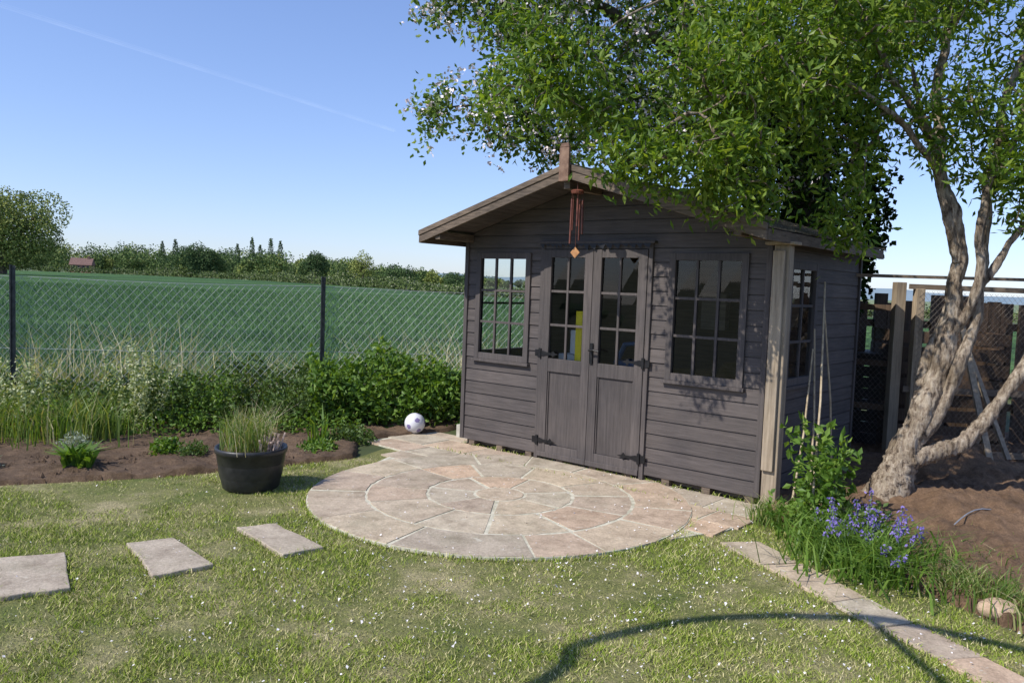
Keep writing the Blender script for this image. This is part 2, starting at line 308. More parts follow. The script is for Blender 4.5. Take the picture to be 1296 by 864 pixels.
# ---------------------------------------------------------------- leaf cloud
def leaves(P,Ln,Wd,droop=.0,flat=0.):
    P=np.asarray(P);N=len(P); d=rng.normal(size=(N,3)); d[:,2]-=droop; d/=np.linalg.norm(d,axis=1)[:,None]
    r=rng.normal(size=(N,3)); s=np.cross(d,r); s/=np.linalg.norm(s,axis=1)[:,None]
    if flat:
        s2=np.cross(d,np.array([0,0,1.])); s2/=np.linalg.norm(s2,axis=1)[:,None]+1e-6; s=s*(1-flat)+s2*flat; s/=np.linalg.norm(s,axis=1)[:,None]
    nn=np.cross(d,s); Ln=Ln*rng.uniform(.6,1.15,N); Wd=Wd*rng.uniform(.7,1.1,N)
    V=np.empty((N,4,3)); V[:,0]=P; V[:,1]=P+d*Ln[:,None]*.45+s*Wd[:,None]/2+nn*Wd[:,None]*.15; V[:,2]=P+d*Ln[:,None]; V[:,3]=P+d*Ln[:,None]*.45-s*Wd[:,None]/2+nn*Wd[:,None]*.15
    return V.reshape(-1,3),np.arange(N*4).reshape(-1,4)
def grow_tree(name,skel,clusters,bark,leafm,nleaf,Ln,Wd,tw=.004,spread=.07,extra=None,droop=.3,rough=.28):
    pos=[];par=[];rmin=[]
    for line in skel:
        pts=smooth_path([p[:3] for p in line],8); rad=np.interp(np.linspace(0,1,len(pts)),np.linspace(0,1,len(line)),[p[3] for p in line])
        if pos: dd=[(pts[0]-q).length for q in pos]; p0=int(np.argmin(dd))
        else: p0=-1
        for i,(p,r) in enumerate(zip(pts,rad)):
            pos.append(p); par.append(p0 if i==0 else len(pos)-2); rmin.append(r)
    nsk=len(pos); A=[]
    for (cx,cy,cz,rx,ry,rz,n) in clusters:
        k=0
        while k<n:
            v=rng.uniform(-1,1,3)
            if 0.05<(v**2).sum()<1: A.append((cx+v[0]*rx,cy+v[1]*ry,cz+v[2]*rz)); k+=1
    A=np.array(A); arr=np.zeros((60000,3)); arr[:nsk]=[tuple(p) for p in pos]; cnt=nsk
    D0=np.min(np.linalg.norm(A[:,None]-arr[None,:nsk],axis=2),axis=1); tips=[]
    for a in A[np.argsort(D0)]:
        d=np.linalg.norm(arr[:cnt]-a,axis=1); d[:8]+=5; i=int(np.argmin(d)); dist=d[i]; k=max(2,int(dist/.13)); p0=arr[i].copy(); chain=[]
        off=rng.normal(size=3)*dist*.12; off[2]+=dist*.10
        for j in range(1,k+1):
            t=j/k; q=p0*(1-t)+a*t+off*math.sin(math.pi*t)+rng.normal(size=3)*.008
            arr[cnt]=q; par.append(i if j==1 else cnt-1); rmin.append(0); chain.append(cnt); cnt+=1
        tips.append(chain)
    c=np.zeros(cnt); 
    for ch in tips: c[ch[-1]]+=1
    for i in range(cnt-1,-1,-1):
        if par[i]>=0: c[par[i]]+=c[i]
    rr=np.maximum(tw*np.maximum(c,1)**.42,np.array(rmin)); rr[:nsk]=np.array(rmin)[:nsk]; rr[nsk:]=np.minimum(rr[nsk:],.03)
    ids=np.array([i for i in range(cnt) if par[i]>=0]); pa=np.array(par)[ids]
    a=arr[pa];e=arr[ids];d=e-a; ln=np.linalg.norm(d,axis=1)+1e-6; d/=ln[:,None]; ref=np.tile([0.,0,1],(len(d),1)); ref[np.abs(d[:,2])>.9]=[1,0,0]
    X=np.cross(d,ref);X/=np.linalg.norm(X,axis=1)[:,None];Y=np.cross(d,X); n=5; ra=np.minimum(rr[pa],rr[ids]*1.6);rb=rr[ids]
    sel=~(ids<nsk); m=sel.sum(); V=np.empty((m,2*n,3))
    for k in range(n):
        an=2*math.pi*k/n; o=X[sel]*math.cos(an)+Y[sel]*math.sin(an); V[:,k]=a[sel]+o*ra[sel,None]; V[:,n+k]=e[sel]+o*rb[sel,None]
    b0=np.arange(m)[:,None]*2*n; F=np.concatenate([b0+np.array([[k,(k+1)%n,n+(k+1)%n,n+k]]) for k in range(n)],0)
    par_e=empty(name); fast_mesh('branches',V.reshape(-1,3),F,[bark],parent=par_e,smooth=True)
    q=B(); s0=0
    for line in skel:
        cntl=(len(line)-1)*8+1; P=[Vector(arr[s0+i]) for i in range(cntl)]; R=[rr[s0+i] for i in range(cntl)]
        P=[p+Vector((noise.noise(p*3),noise.noise(p*3+Vector((9,9,9))),0))*.05 for p in P]
        P2=[];R2=[]
        for i in range(cntl-1):
            for t in (0,.25,.5,.75): P2.append(P[i].lerp(P[i+1],t)); R2.append(R[i]*(1-t)+R[i+1]*t)
        P2.append(P[-1]);R2.append(R[-1]); nn=36
        b1=len(q.v); q.tube(P2,R2,nn)
        for i in range(b1,len(q.v)):
            v=Vector(q.v[i]); c0=P2[min((i-b1)//nn,len(P2)-1)]; k=.95+rough*noise.noise(v*5)+rough*.8*noise.noise(Vector((v.x*26,v.y*26,v.z*9)))+rough*.9*abs(noise.noise(Vector((v.x*60,v.y*60,v.z*14)))); q.v[i]=tuple(c0+(v-c0)*k)
        s0+=cntl
    q.obj('trunk',[bark],parent=par_e,smooth=True)
    LP=[]
    for ch in tips:
        tip=arr[ch[-1]]; st=arr[ch[max(0,len(ch)-4)]]; t=rng.random(nleaf)**.8
        LP.append(st+(tip-st)*t[:,None]*1.05+rng.normal(0,spread,(nleaf,3)))
    LP=np.concatenate(LP); V,F=leaves(LP,Ln,Wd,droop,.35); fast_mesh('leaves',V,F,[leafm],parent=par_e)
    return par_e,arr,tips
m,nt=newmat('tree_bark_pale'); f=nz(nt,1,8,mp=(34,34,8),rough=.75); c=ramp(nt,f,[(.38,(.06,.042,.03)),(.47,(.3,.235,.175)),(.62,(.56,.48,.38))]); f2=nz(nt,5,5); c=mixc(nt,c,ramp(nt,f2,[(.35,(.55,.5,.43)),(.58,(1.05,1.03,1))]),1.0,'MULTIPLY'); finish(nt,c,.9,f,1.0,.03); M_bark=m
M_bark2=simple('apple_bark',(.06,.05,.04),(.16,.13,.1),10,.95,.9,.02)
M_leafA=leafmat('apple_leaf',[(0,(.05,.1,.015)),(.5,(.11,.19,.032)),(1,(.24,.32,.1))],.45)
M_leafB=leafmat('garden_tree_leaf',[(0,(.06,.12,.012)),(.5,(.13,.22,.024)),(1,(.27,.35,.06))],.45)
M_ivy=leafmat('ivy_leaf',[(0,(.013,.026,.007)),(1,(.035,.065,.015))],0)
sk=[[(2.88,6.02,-.05,.19),(2.93,6.05,.18,.145),(3.07,6.1,.45,.105),(3.2,6.1,.9,.078),(3.31,6.1,1.31,.068),(3.33,6.12,2.09,.052),(3.16,6.15,2.67,.042),(3.2,6.3,3.5,.03),(3.3,6.4,4.6,.015)],
    [(3.09,6.1,.48,.075),(3.26,6.05,.8,.052),(3.4,6.03,1.2,.044),(3.5,6.05,1.6,.04),(3.52,6.1,2.5,.032),(3.75,6.2,3.4,.024),(4.1,6.3,4.3,.014)],
    [(3.02,6.08,.36,.09),(3.25,6.05,.46,.065),(3.54,6.05,.62,.052),(3.9,6.1,1.15,.042),(4.5,6.2,2.0,.034),(4.9,6.3,3.0,.02)],
    [(3.32,6.1,1.9,.04),(3.22,6.1,2.25,.03),(3.05,6.0,2.6,.026),(2.5,5.9,3.05,.018),(1.9,5.75,3.2,.013),(1.2,5.5,2.8,.007)],
    [(3.16,6.15,2.7,.032),(2.8,6.1,3.2,.023),(2.3,6.05,3.7,.017),(1.6,5.9,3.9,.012),(.9,5.8,3.6,.008),(.3,5.7,3.2,.005)],
    [(3.08,6.1,.55,.065),(3.24,6.2,1.15,.044),(3.42,6.22,1.9,.034),(3.25,6.3,2.6,.026),(3.0,6.4,3.4,.016)],
    [(3.3,6.1,1.3,.045),(3.44,5.98,1.75,.032),(3.4,5.95,2.3,.026),(3.62,5.95,2.9,.018),(3.7,5.9,3.5,.012)],
    [(3.5,6.05,1.7,.03),(3.68,6.0,2.1,.022),(3.95,6.0,2.5,.016),(4.3,6.1,3.0,.01)]]
grow_tree('garden_tree',sk,[(3.4,6.4,4.4,1.5,1.2,.9,270),(2.2,6.0,3.6,1.1,.8,.5,185),(1.6,5.7,3.1,.75,.5,.4,100),(1.15,5.5,2.5,.6,.3,.25,56),(.8,5.5,2.5,.32,.25,.2,16),(1.5,5.6,2.28,.35,.3,.2,24),(.35,5.65,3.05,.35,.3,.3,30),(.75,5.8,2.8,.35,.3,.25,20),(-.05,5.7,3.35,.35,.3,.25,16),(-.02,5.45,2.88,.26,.25,.24,18),
   (2.5,6.1,2.8,.4,.35,.5,46),(2.45,6.0,2.2,.22,.25,.2,16),(4.2,6.3,3.1,.75,.7,.8,130),(3.4,5.85,2.85,.6,.45,.4,60),(3.9,6.0,2.35,.4,.3,.35,26)],
   M_bark,M_leafB,35,.082,.029,.0035,.072,droop=.5)
ska=[[(3.4,9.0,-.05,.3),(3.35,9.0,1.2,.26),(3.25,8.95,2.4,.24),(3.0,8.9,3.4,.18),(2.6,8.8,4.3,.1),(2.3,8.7,5.4,.03)],
     [(3.1,8.9,3.1,.12),(2.3,8.6,3.7,.09),(1.3,8.2,4.1,.06),(.4,7.9,4.4,.04),(-.5,7.6,4.2,.015)],
     [(2.3,8.6,3.7,.06),(1.5,8.2,3.5,.04),(.7,7.8,3.4,.025),(0,7.5,3.3,.015),(-.7,7.3,3.15,.006)],
     [(3.0,8.9,3.4,.1),(3.8,8.8,4.3,.06),(4.6,8.7,5.0,.03)]]
at,arrA,tipsA=grow_tree('apple_tree',ska,[(2.3,8.5,4.7,1.9,1.2,1.1,300),(.9,8.0,4.4,1.3,1.0,1.0,220),(.0,7.6,4.5,.85,.8,.75,95),(-.72,7.4,4.2,.3,.35,.3,18),(-.72,7.3,3.1,.22,.2,.3,12),(-.15,7.5,3.2,.4,.35,.45,36),(.45,7.6,3.1,.5,.35,.4,50),(1.5,8.0,3.35,.9,.5,.5,110),(2.4,8.5,3.2,.7,.4,.7,110),(3.6,8.8,4.6,1.3,.8,.9,110)],
   M_bark2,M_leafA,36,.068,.042,.004,.085)
wt=[ch for ch in tipsA if rng.random()<(.95 if arrA[ch[-1]][0]<1.2 else .5)]
bp=np.concatenate([arrA[ch[-1]]+rng.normal(0,.09,(3,3)) for ch in wt]); bp=np.repeat(bp,7,0)+rng.normal(0,.024,(len(bp)*7,3))
V,F=leaves(bp,.038,.036); fast_mesh('blossom',V,F,[simple('blossom_pink',(.8,.66,.68),(.86,.8,.8),20,.6,0)],parent=at)
ip=[]
for i in range(16000):
    z=rng.uniform(.2,4.1); r=(.3+.45*np.clip((z-1.0)/1.5,0,1))*(1+.35*noise.noise(Vector((z*1.5,i%7,1)))); a=rng.uniform(0,6.28); cx=np.interp(z,[0,2.4,3.4,4.3],[3.4,3.25,3.05,2.7]); ip.append((cx+r*math.cos(a)*rng.uniform(.7,1.15),9.0+r*math.sin(a)*rng.uniform(.7,1.1)-.05,z))
V,F=leaves(np.array(ip),.075,.07); fast_mesh('ivy',V,F,[M_ivy],parent=at)

# ---------------------------------------------------------------- SHED
shed=empty('summerhouse',tuple(L0),RZ)
WD=3.06; DP=2.1; AP=1.53; ZA=2.59; SL=.300; ZE=2.07
def roofz(t): return ZA-abs(t-AP)*SL
def wall(bb,L,ops,T,gable,m=0,zb=.07,ztop=ZE,rh=.118,flip=False):
    z=zb
    while z<(ZA if gable else ztop)-.02:
        za,zc=z,min(z+rh,(ZA-.06) if gable else ztop); zg=max(za+.004,zc-.010); br=sorted({za,zc,zg}|{o[k] for o in ops for k in (2,3) if za<o[k]<zc})
        dj=rng.normal()*.0015
        for z1,z2 in zip(br[:-1],br[1:]):
            zm=(z1+z2)/2; iv=[(0,L)]
            for o in ops:
                if o[2]<=zm<=o[3]:
                    n=[]
                    for a,c in iv:
                        if o[0]>a: n.append((a,min(c,o[0])))
                        if o[1]<c: n.append((max(a,o[1]),c))
                    iv=[q for q in n if q[1]-q[0]>.002]
            for a,c in iv:
                def lim(zz,t):
                    if not gable: return t
                    hw=(ZA-.05-zz)/SL; return min(max(t,AP-hw),AP+hw)
                if zm<zg: d1=.0155-.004*(z1-za)/(zc-za)+dj; d2=.0155-.004*(z2-za)/(zc-za)+dj
                else: d1=.002;d2=.002
                bb.hexa([T(lim(z1,a),d1,z1),T(lim(z1,c),d1,z1),T(lim(z1,c),-.02,z1),T(lim(z1,a),-.02,z1),T(lim(z2,a),d2,z2),T(lim(z2,c),d2,z2),T(lim(z2,c),-.02,z2),T(lim(z2,a),-.02,z2)],m)
        z+=rh
OW=[(.14,.79,.90,1.90),(.96,2.05,.0,1.95),(2.25,2.90,.90,1.90)]
Tf=lambda t,d,z:(t,-d,z); Tr=lambda t,d,z:(WD+d,t,z); Tl=lambda t,d,z:(-d,t,z); Tb=lambda t,d,z:(t,DP+d,z)
OR=[(.36,.96,.90,1.86)]; OL=[(.15,1.2,.90,1.94)]
b=B(); wall(b,WD,OW,Tf,True); b.obj('front_wall',[M_clad],shed)
b=B(); wall(b,DP,OR,Tr,False); b.obj('side_wall_right',[M_clad],shed)
b=B(); wall(b,DP,OL,Tl,False); b.obj('side_wall_left',[M_clad],shed)
b=B(); wall(b,WD,[],Tb,True); b.obj('back_wall',[M_clad],shed)
b=B(); b.box(.03,WD-.03,.03,DP-.03,.06,.09); 
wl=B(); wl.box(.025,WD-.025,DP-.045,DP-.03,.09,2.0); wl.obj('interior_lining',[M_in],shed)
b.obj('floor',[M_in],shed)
b=B()
for wy in np.linspace(.06,DP-.1,5): b.box(-.005,WD+.005,wy,wy+.05,.02,.065)
for t in np.arange(.1,3.0,.36): b.box(t,t+.07,-.028,.04,.018,.066)
b.obj('floor_bearers',[M_barge],shed)
b=B() # corner trims
for (x,y) in [(-.03,-.03),(WD-.015,-.03),(-.03,DP-.015),(WD-.015,DP-.015)]: b.box(x,x+.045,y,y+.045,.07,ZE)
b.obj('corner_trims',[M_vert],shed,bevel=.003)
def window(name,T,o,nc,nr,fw=.045,bar=.022,sill=True,proud=.034,mat=M_vert):
    b=B(); t0,t1,z0,z1=o
    def bx(a,c,z,zz,d0=-.02,d1=proud):
        b.hexa([T(a,d1,z),T(c,d1,z),T(c,d0,z),T(a,d0,z),T(a,d1,zz),T(c,d1,zz),T(c,d0,zz),T(a,d0,zz)])
    bx(t0-.012,t0+fw,z0-.012,z1+.012);bx(t1-fw,t1+.012,z0-.012,z1+.012);bx(t0+fw,t1-fw,z0-.012,z0+fw,d1=proud-.002);bx(t0+fw,t1-fw,z1-fw,z1+.012,d1=proud-.002)
    iw=(t1-t0-2*fw);ih=z1-z0-2*fw
    for i in range(1,nc): c=t0+fw+iw*i/nc; bx(c-bar/2,c+bar/2,z0+fw,z1-fw,-.0,proud-.012)
    for i in range(1,nr): c=z0+fw+ih*i/nr; bx(t0+fw,t1-fw,c-bar/2,c+bar/2,.002,proud-.015)
    if sill: bx(t0-.03,t1+.03,z0-.04,z0-.013,-.0,proud+.02)
    b.obj(name,[mat],shed,bevel=.002)
    g=B(); 
    for i in range(nc):
        for j in range(nr):
            a=t0+fw+iw*i/nc;c=a+iw/nc;z=z0+fw+ih*j/nr;zz=z+ih/nr; e=rng.normal(0,.0012,4)
            g.add([T(a,.008+e[0],z),T(c,.008+e[1],z),T(c,.008+e[2],zz),T(a,.008+e[3],zz)],[(0,1,2,3)])
    g.obj(name+'_glass',[M_glass],shed)
window('front_window_left',Tf,OW[0],3,3); window('front_window_right',Tf,OW[2],3,3)
window('side_window_right',Tr,OR[0],2,3); window('side_window_left',Tl,OL[0],2,2)
# doors
b=B(); b.box(.925,.965,-.036,.02,.03,1.99); b.box(2.045,2.085,-.036,.02,.03,1.99); b.box(.965,2.045,-.034,.02,1.945,1.99); b.box(.9,2.11,-.06,-.0,1.991,2.012); b.obj('door_frame',[M_vert],shed,bevel=.002)
for nm,a,c in (('door_left',.968,1.503),('door_right',1.507,2.042)):
    b=B(); y0,y1=-.044,-.002
    b.box(a,a+.085,y0,y1,.05,1.94);b.box(c-.085,c,y0,y1,.05,1.94)
    for z0,z1 in ((.05,.17),(.84,.96),(1.87,1.94)): b.box(a+.085,c-.085,y0+.002,y1-.002,z0,z1)
    b.box(a+.086,c-.086,-.024,-.008,.171,.839)
    for (p,q) in ((a+.086,a+.098),(c-.098,c-.086)): b.box(p,q,-.034,-.0245,.171,.839)
    ia,ic=a+.085,c-.085; mid=(ia+ic)/2; b.box(mid-.011,mid+.011,-.036,-.012,.96,1.87)
    for i in (1,2): z=.96+.91*i/3; b.box(ia,ic,-.033,-.014,z-.011,z+.011)
    b.box(a-.0,c+.0,-.052,-.045,.055,.10)
    b.obj(nm,[M_vert],shed,bevel=.003)
    g=B()
    for i,(p,q) in enumerate(((ia,mid),(mid,ic))):
        for j in range(3):
            e=rng.normal(0,.0015,4); z=.96+.91*j/3;zz=z+.91/3; g.add([(p,-.022+e[0],z),(q,-.022+e[1],z),(q,-.022+e[2],zz),(p,-.022+e[3],zz)],[(0,1,2,3)])
    g.obj(nm+'_glass',[M_glass],shed)
b=B(); t=.93
while t<2.07:
    l=rng.uniform(.04,.1); d=rng.uniform(.02,.07); b.add([(t,-.062,1.99),(t+l,-.062,1.99),(t+l*.8,-.066,1.99-d),(t+l*.35,-.064,1.99-d*.5)],[(0,1,2,3)]); t+=l*.9
b.obj('draught_strip',[M_black],shed)
b=B() # hinges (strap with spear ends), handle
def strap(x,z,sx):
    pts=[(0,-.014),(.03,-.024),(.07,-.013),(.13,-.009),(.15,-.03),(.165,-.01),(.21,0),(.165,.01),(.15,.03),(.13,.009),(.07,.013),(.03,.024),(0,.014)]
    P=[(x+sx*p,-.052,z+q) for p,q in pts]; P2=[(x+sx*p,-.044,z+q) for p,q in pts]; n=len(P)
    b.add(P+P2,[tuple(range(n)),tuple(range(n,2*n))[::-1]]+[(i,(i+1)%n,n+(i+1)%n,n+i) for i in range(n)])
    b.box(x-.012,x+.012,-.056,-.043,z-.045,z+.045); b.box(min(x-sx*.06,x-sx*.012),max(x-sx*.06,x-sx*.012),-.046,-.037,z-.03,z+.03)
for z in (.2,1.0): strap(.965,z,1); strap(2.045,z,-1)
b.box(1.515,1.545,-.058,-.043,.95,1.13); b.tube([(1.53,-.055,1.07),(1.53,-.095,1.07)],.008); b.tube([(1.53,-.092,1.07),(1.58,-.097,1.075),(1.63,-.09,1.065)],[.009,.008,.011]); b.obj('ironmongery',[M_black],shed)
# roof
def slopebox(bb,ta,tb,w0,w1,dz0,dz1,m=0):
    bb.hexa([(ta,w0,roofz(ta)+dz0),(tb,w0,roofz(tb)+dz0),(tb,w1,roofz(tb)+dz0),(ta,w1,roofz(ta)+dz0),(ta,w0,roofz(ta)+dz1),(tb,w0,roofz(tb)+dz1),(tb,w1,roofz(tb)+dz1),(ta,w1,roofz(ta)+dz1)],m)
b=B(); OV=.47
for ta,tb in ((-.17,AP),(AP,WD+.17)):
    n=22
    for i in range(n):
        a=ta+(tb-ta)*i/n;c=ta+(tb-ta)*(i+1)/n; slopebox(b,a,c-.003,-OV,DP+.12,-.045,-.03+.0)
b.obj('roof_boards',[M_clad],shed)
b=B()
for sgn in (-1,1):
    n=11
    for i in range(n): # overlapping shingle courses
        e=AP+sgn*(1.72*(i+1)/n); s=AP+sgn*(1.72*i/n)
        w=-OV-.03
        while w<DP+.14:
            l=min(.16,DP+.14-w); h=.012+rng.uniform(0,.006)
            zs=roofz(s)-.02;ze=roofz(e)-.012+h
            if sgn>0: P=[(s,w,zs-.008),(e,w,ze-.014),(e,w+l-.006,ze-.014),(s,w+l-.006,zs-.008),(s,w,zs),(e,w,ze),(e,w+l-.006,ze),(s,w+l-.006,zs)]
            else: P=[(e,w,ze-.014),(s,w,zs-.008),(s,w+l-.006,zs-.008),(e,w+l-.006,ze-.014),(e,w,ze),(s,w,zs),(s,w+l-.006,zs),(e,w+l-.006,ze)]
            b.hexa(P); w+=.16
b.tube([(AP,-OV-.03,ZA-.005),(AP,DP+.15,ZA-.005)],.03,8)
b.obj('roof_shingles',[M_felt],shed)
b=B()
slopebox(b,-.18,AP-.001,-OV-.052,-OV-.032,-.10,.012);slopebox(b,AP+.001,WD+.18,-OV-.052,-OV-.032,-.10,.012)
slopebox(b,-.18,AP-.001,-OV-.062,-OV-.053,-.03,.018);slopebox(b,AP+.001,WD+.18,-OV-.062,-OV-.053,-.03,.018)
b.obj('bargeboards',[M_barge],shed,bevel=.003)
b=B(); ez=roofz(-.18)
for x in (-.185,WD+.165): b.box(x,x+.02,-OV-.03,DP+.12,ez-.1,ez-.02)
for x,z in ((AP-.035,ZA-.145),(.02,ZE-.02),(WD-.07,ZE-.02)): b.box(x,x+.06,-OV-.03,-.03,z-.04,z+.03)
b.obj('eaves_boards',[M_barge],shed,bevel=.003)
b=B(); b.box(AP-.048,AP+.048,-OV-.092,-OV-.064,2.46,2.73)
b.hexa([(AP-.048,-OV-.092,2.731),(AP+.048,-OV-.092,2.731),(AP+.048,-OV-.064,2.731),(AP-.048,-OV-.064,2.731),(AP-.035,-OV-.088,2.765),(AP+.035,-OV-.088,2.765),(AP+.035,-OV-.068,2.765),(AP-.035,-OV-.068,2.765)])
b.obj('finial',[simple('finial_wood',(.12,.065,.045),(.27,.17,.12),14,.8,.4,.005)],shed,bevel=.004)
# interior clutter
b=B(); b.hexa([(1.29,.035,.86),(1.36,.035,.86),(1.36,.06,.86),(1.29,.06,.86),(1.315,.0,1.40),(1.385,.0,1.40),(1.385,.025,1.40),(1.315,.025,1.40)]); b.obj('spirit_level',[glossy('yellow_plastic',(.95,.75,.02),.4)],shed,bevel=.004)
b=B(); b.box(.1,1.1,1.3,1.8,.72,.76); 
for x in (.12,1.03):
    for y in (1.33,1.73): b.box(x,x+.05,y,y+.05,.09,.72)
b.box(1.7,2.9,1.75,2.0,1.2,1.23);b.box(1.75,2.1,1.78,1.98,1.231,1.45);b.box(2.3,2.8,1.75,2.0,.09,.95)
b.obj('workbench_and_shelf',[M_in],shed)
b=B(); b.box(1.06,1.24,.1,.3,.091,1.0); b.box(1.16,1.24,.14,.2,1.001,1.22); b.obj('storage_boxes',[glossy('white_plastic',(.65,.66,.7),.5)],shed,bevel=.01)
b=B(); b.tube([(1.62,.25,.99),(1.68,.25,1.12),(1.8,.25,1.14),(1.9,.25,.99)],.025,8); b.box(1.6,1.95,.2,.5,.091,.98); b.obj('blue_tool_box',[glossy('blue_plastic',(.03,.08,.2),.4)],shed,bevel=.01)
b=B(); b.box(1.72,1.98,1.6,1.7,1.24,1.6); b.box(2.3,2.6,1.9,1.95,1.3,1.7); b.obj('wooden_panels',[M_rail],shed)
# wind chime
wc=empty('wind_chime',tuple(Vector(S2W(AP+.09,-OV-.01)).to_3d()),RZ)
M_ch=simple('chime_red_brown',(.10,.03,.022),(.2,.07,.045),20,.4,.1); M_cw=simple('chime_wood',(.35,.16,.06),(.5,.25,.1),20,.6,.1)
b=B(); b.tube([(0,0,2.49),(0,0,2.39)],.003); b.lathe([(.001,2.36),(.05,2.365),(.055,2.385),(.04,2.395),(.001,2.40)],n=16)
for k,l in enumerate((.28,.33,.25,.36,.22)):
    a=k*2*math.pi/5+.4; x,y=.046*math.cos(a),.046*math.sin(a); b.tube([(x,y,2.365),(x,y,2.32)],.0015,5); b.tube([(x,y,2.32),(x*1.1,y*1.1,2.32-l)],.008,8)
b.tube([(0,0,2.36),(0,0,1.93)],.0018,5); b.obj('tubes',[M_ch],wc)
b=B(); b.add([(-.045,-.004,1.89),(0,-.004,1.845),(.045,-.004,1.89),(0,-.004,1.935),(-.045,.004,1.89),(0,.004,1.845),(.045,.004,1.89),(0,.004,1.935)],[(0,1,2,3),(7,6,5,4),(0,4,5,1),(1,5,6,2),(2,6,7,3),(3,7,4,0)]); b.obj('wind_sail',[M_cw],wc)
# corner post
b=B(); b.box(0,.115,0,.09,0,1.97); b.box(.002,.09,-.03,-.001,.3,1.93); b.box(-.06,.16,-.04,.11,1.971,1.995)
x,y=S2W(3.115,-.06); b.obj('wooden_post',[M_grey],bevel=.005,loc=(x,y,0),rz=RZ)
# canes
b=B()
for p0,p1 in (((2.02,5.25,0),(2.42,6.3,1.72)),((2.25,5.9,0),(2.38,6.35,1.35)),((2.62,6.4,0),(2.5,6.5,1.55)),((2.0,5.6,0),(2.32,6.2,1.2))): b.tube([p0,tuple((Vector(p0)+Vector(p1))/2+Vector((.02,.0,.0))),p1],[.009,.008,.006],6)
b.obj('garden_canes',[simple('cane',(.3,.22,.13),(.5,.4,.26),20,.7,.2)])
# concrete block
b=B(); b.poly([S2W(*p) for p in [(-.26,.16),(-.04,.16),(-.04,.62),(-.26,.62)]],.0,.15); b.obj('concrete_step_block',[simple('concrete_pale',(.35,.33,.27),(.5,.47,.4),18,.9,.4,.004)],bevel=.008)

# ---------------------------------------------------------------- plant pot
pp=empty('plant_pot',(-1.94,6.02,0))
b=B(); b.lathe([(.0,.006),(.19,.006),(.205,.02),(.225,.1),(.226,.105),(.229,.11),(.240,.2),(.241,.206),(.244,.21),(.252,.28),(.262,.285),(.266,.31),(.262,.325),(.25,.325),(.245,.29),(.0,.285)],n=48)
M_pot,nt=newmat('black_plastic_pot'); f=nz(nt,12,5); finish(nt,ramp(nt,f,[(.3,(.014,.014,.016)),(.8,(.05,.048,.048))]),.42,f,.15,.003)
b.obj('pot',[M_pot],pp,smooth=True)
b=B(); b.lathe([(.0,.30),(.12,.305),(.248,.292)],n=30); b.obj('compost',[M_soil],pp)
M_gr=leafmat('tall_grass_blade',[(0,(.07,.14,.022)),(.55,(.15,.23,.045)),(.8,(.26,.3,.09)),(1,(.5,.43,.25))],.35,.5)
M_dry=leafmat('dry_grass',[(0,(.42,.36,.22)),(1,(.68,.6,.42))],.25,.7)
r=.2*np.sqrt(rng.random(420)); a=rng.uniform(0,6.28,420); V,F=blades(np.stack([r*np.cos(a)-.03,r*np.sin(a),np.full(420,.3)],1),rng.uniform(.12,.38,420),rng.uniform(.004,.007,420),rng.uniform(.1,.65,420),2); fast_mesh('grass_plant',V,F,[M_gr],parent=pp)
k=160; V,F=blades(np.stack([rng.normal(.0,.09,k),rng.normal(0,.09,k),np.full(k,.3)],1),rng.uniform(.1,.42,k),rng.uniform(.003,.005,k),rng.uniform(.1,.8,k),2); fast_mesh('dry_stems',V,F,[M_dry],parent=pp)
b=B()
for i in range(60):
    x,y=.14+rng.normal()*.03,rng.normal()*.05; b.tube([(x,y,.3),(x+rng.normal()*.02,y+rng.normal()*.02,.3+rng.uniform(.06,.13))],[.004,.009],5)
b.obj('faded_flower_heads',[simple('faded_head',(.45,.32,.25),(.6,.45,.36),20,.8,.1)],pp)
# ---------------------------------------------------------------- ball
ico=[];ph=(1+5**.5)/2
for s1 in (-1,1):
    for s2 in (-1,1): ico+= [Vector((0,s1,s2*ph)).normalized(),Vector((s1,s2*ph,0)).normalized(),Vector((s2*ph,0,s1)).normalized()]
rot=Matrix.Rotation(.5,3,'X')@Matrix.Rotation(.4,3,'Y'); ico=[rot@v for v in ico]
b=B(); nu,nv=64,40
vs=[];mm=[]
for j in range(nv+1):
    for i in range(nu):
        th=math.pi*j/nv;p=2*math.pi*i/nu; d=Vector((math.sin(th)*math.cos(p),math.sin(th)*math.sin(p),math.cos(th)))
        ds=sorted((v-d).length for v in ico); seam=min(1,abs(ds[0]-.38)/.02)*min(1,(ds[1]-ds[0])/.03 if ds[0]>.38 else 1); vs.append(tuple(d*(.108*(.985+.015*seam))))
fs=[]
for j in range(nv):
    for i in range(nu):
        i2=(i+1)%nu; fs.append((j*nu+i,(j+1)*nu+i,(j+1)*nu+i2,j*nu+i2)); c=sum((Vector(vs[k]) for k in fs[-1]),Vector())/4; c.normalize(); ds=[(v-c).length for v in ico]; k=int(np.argmin(ds)); mm.append(1 if ds[k]<.24 and k%2 else 0)
b.v=vs;b.f=fs;b.m=mm
b.obj('football',[glossy('ball_white',(.78,.76,.78),.4),glossy('ball_purple',(.25,.2,.38),.4)],smooth=True,loc=(-.99,8.4,.125))
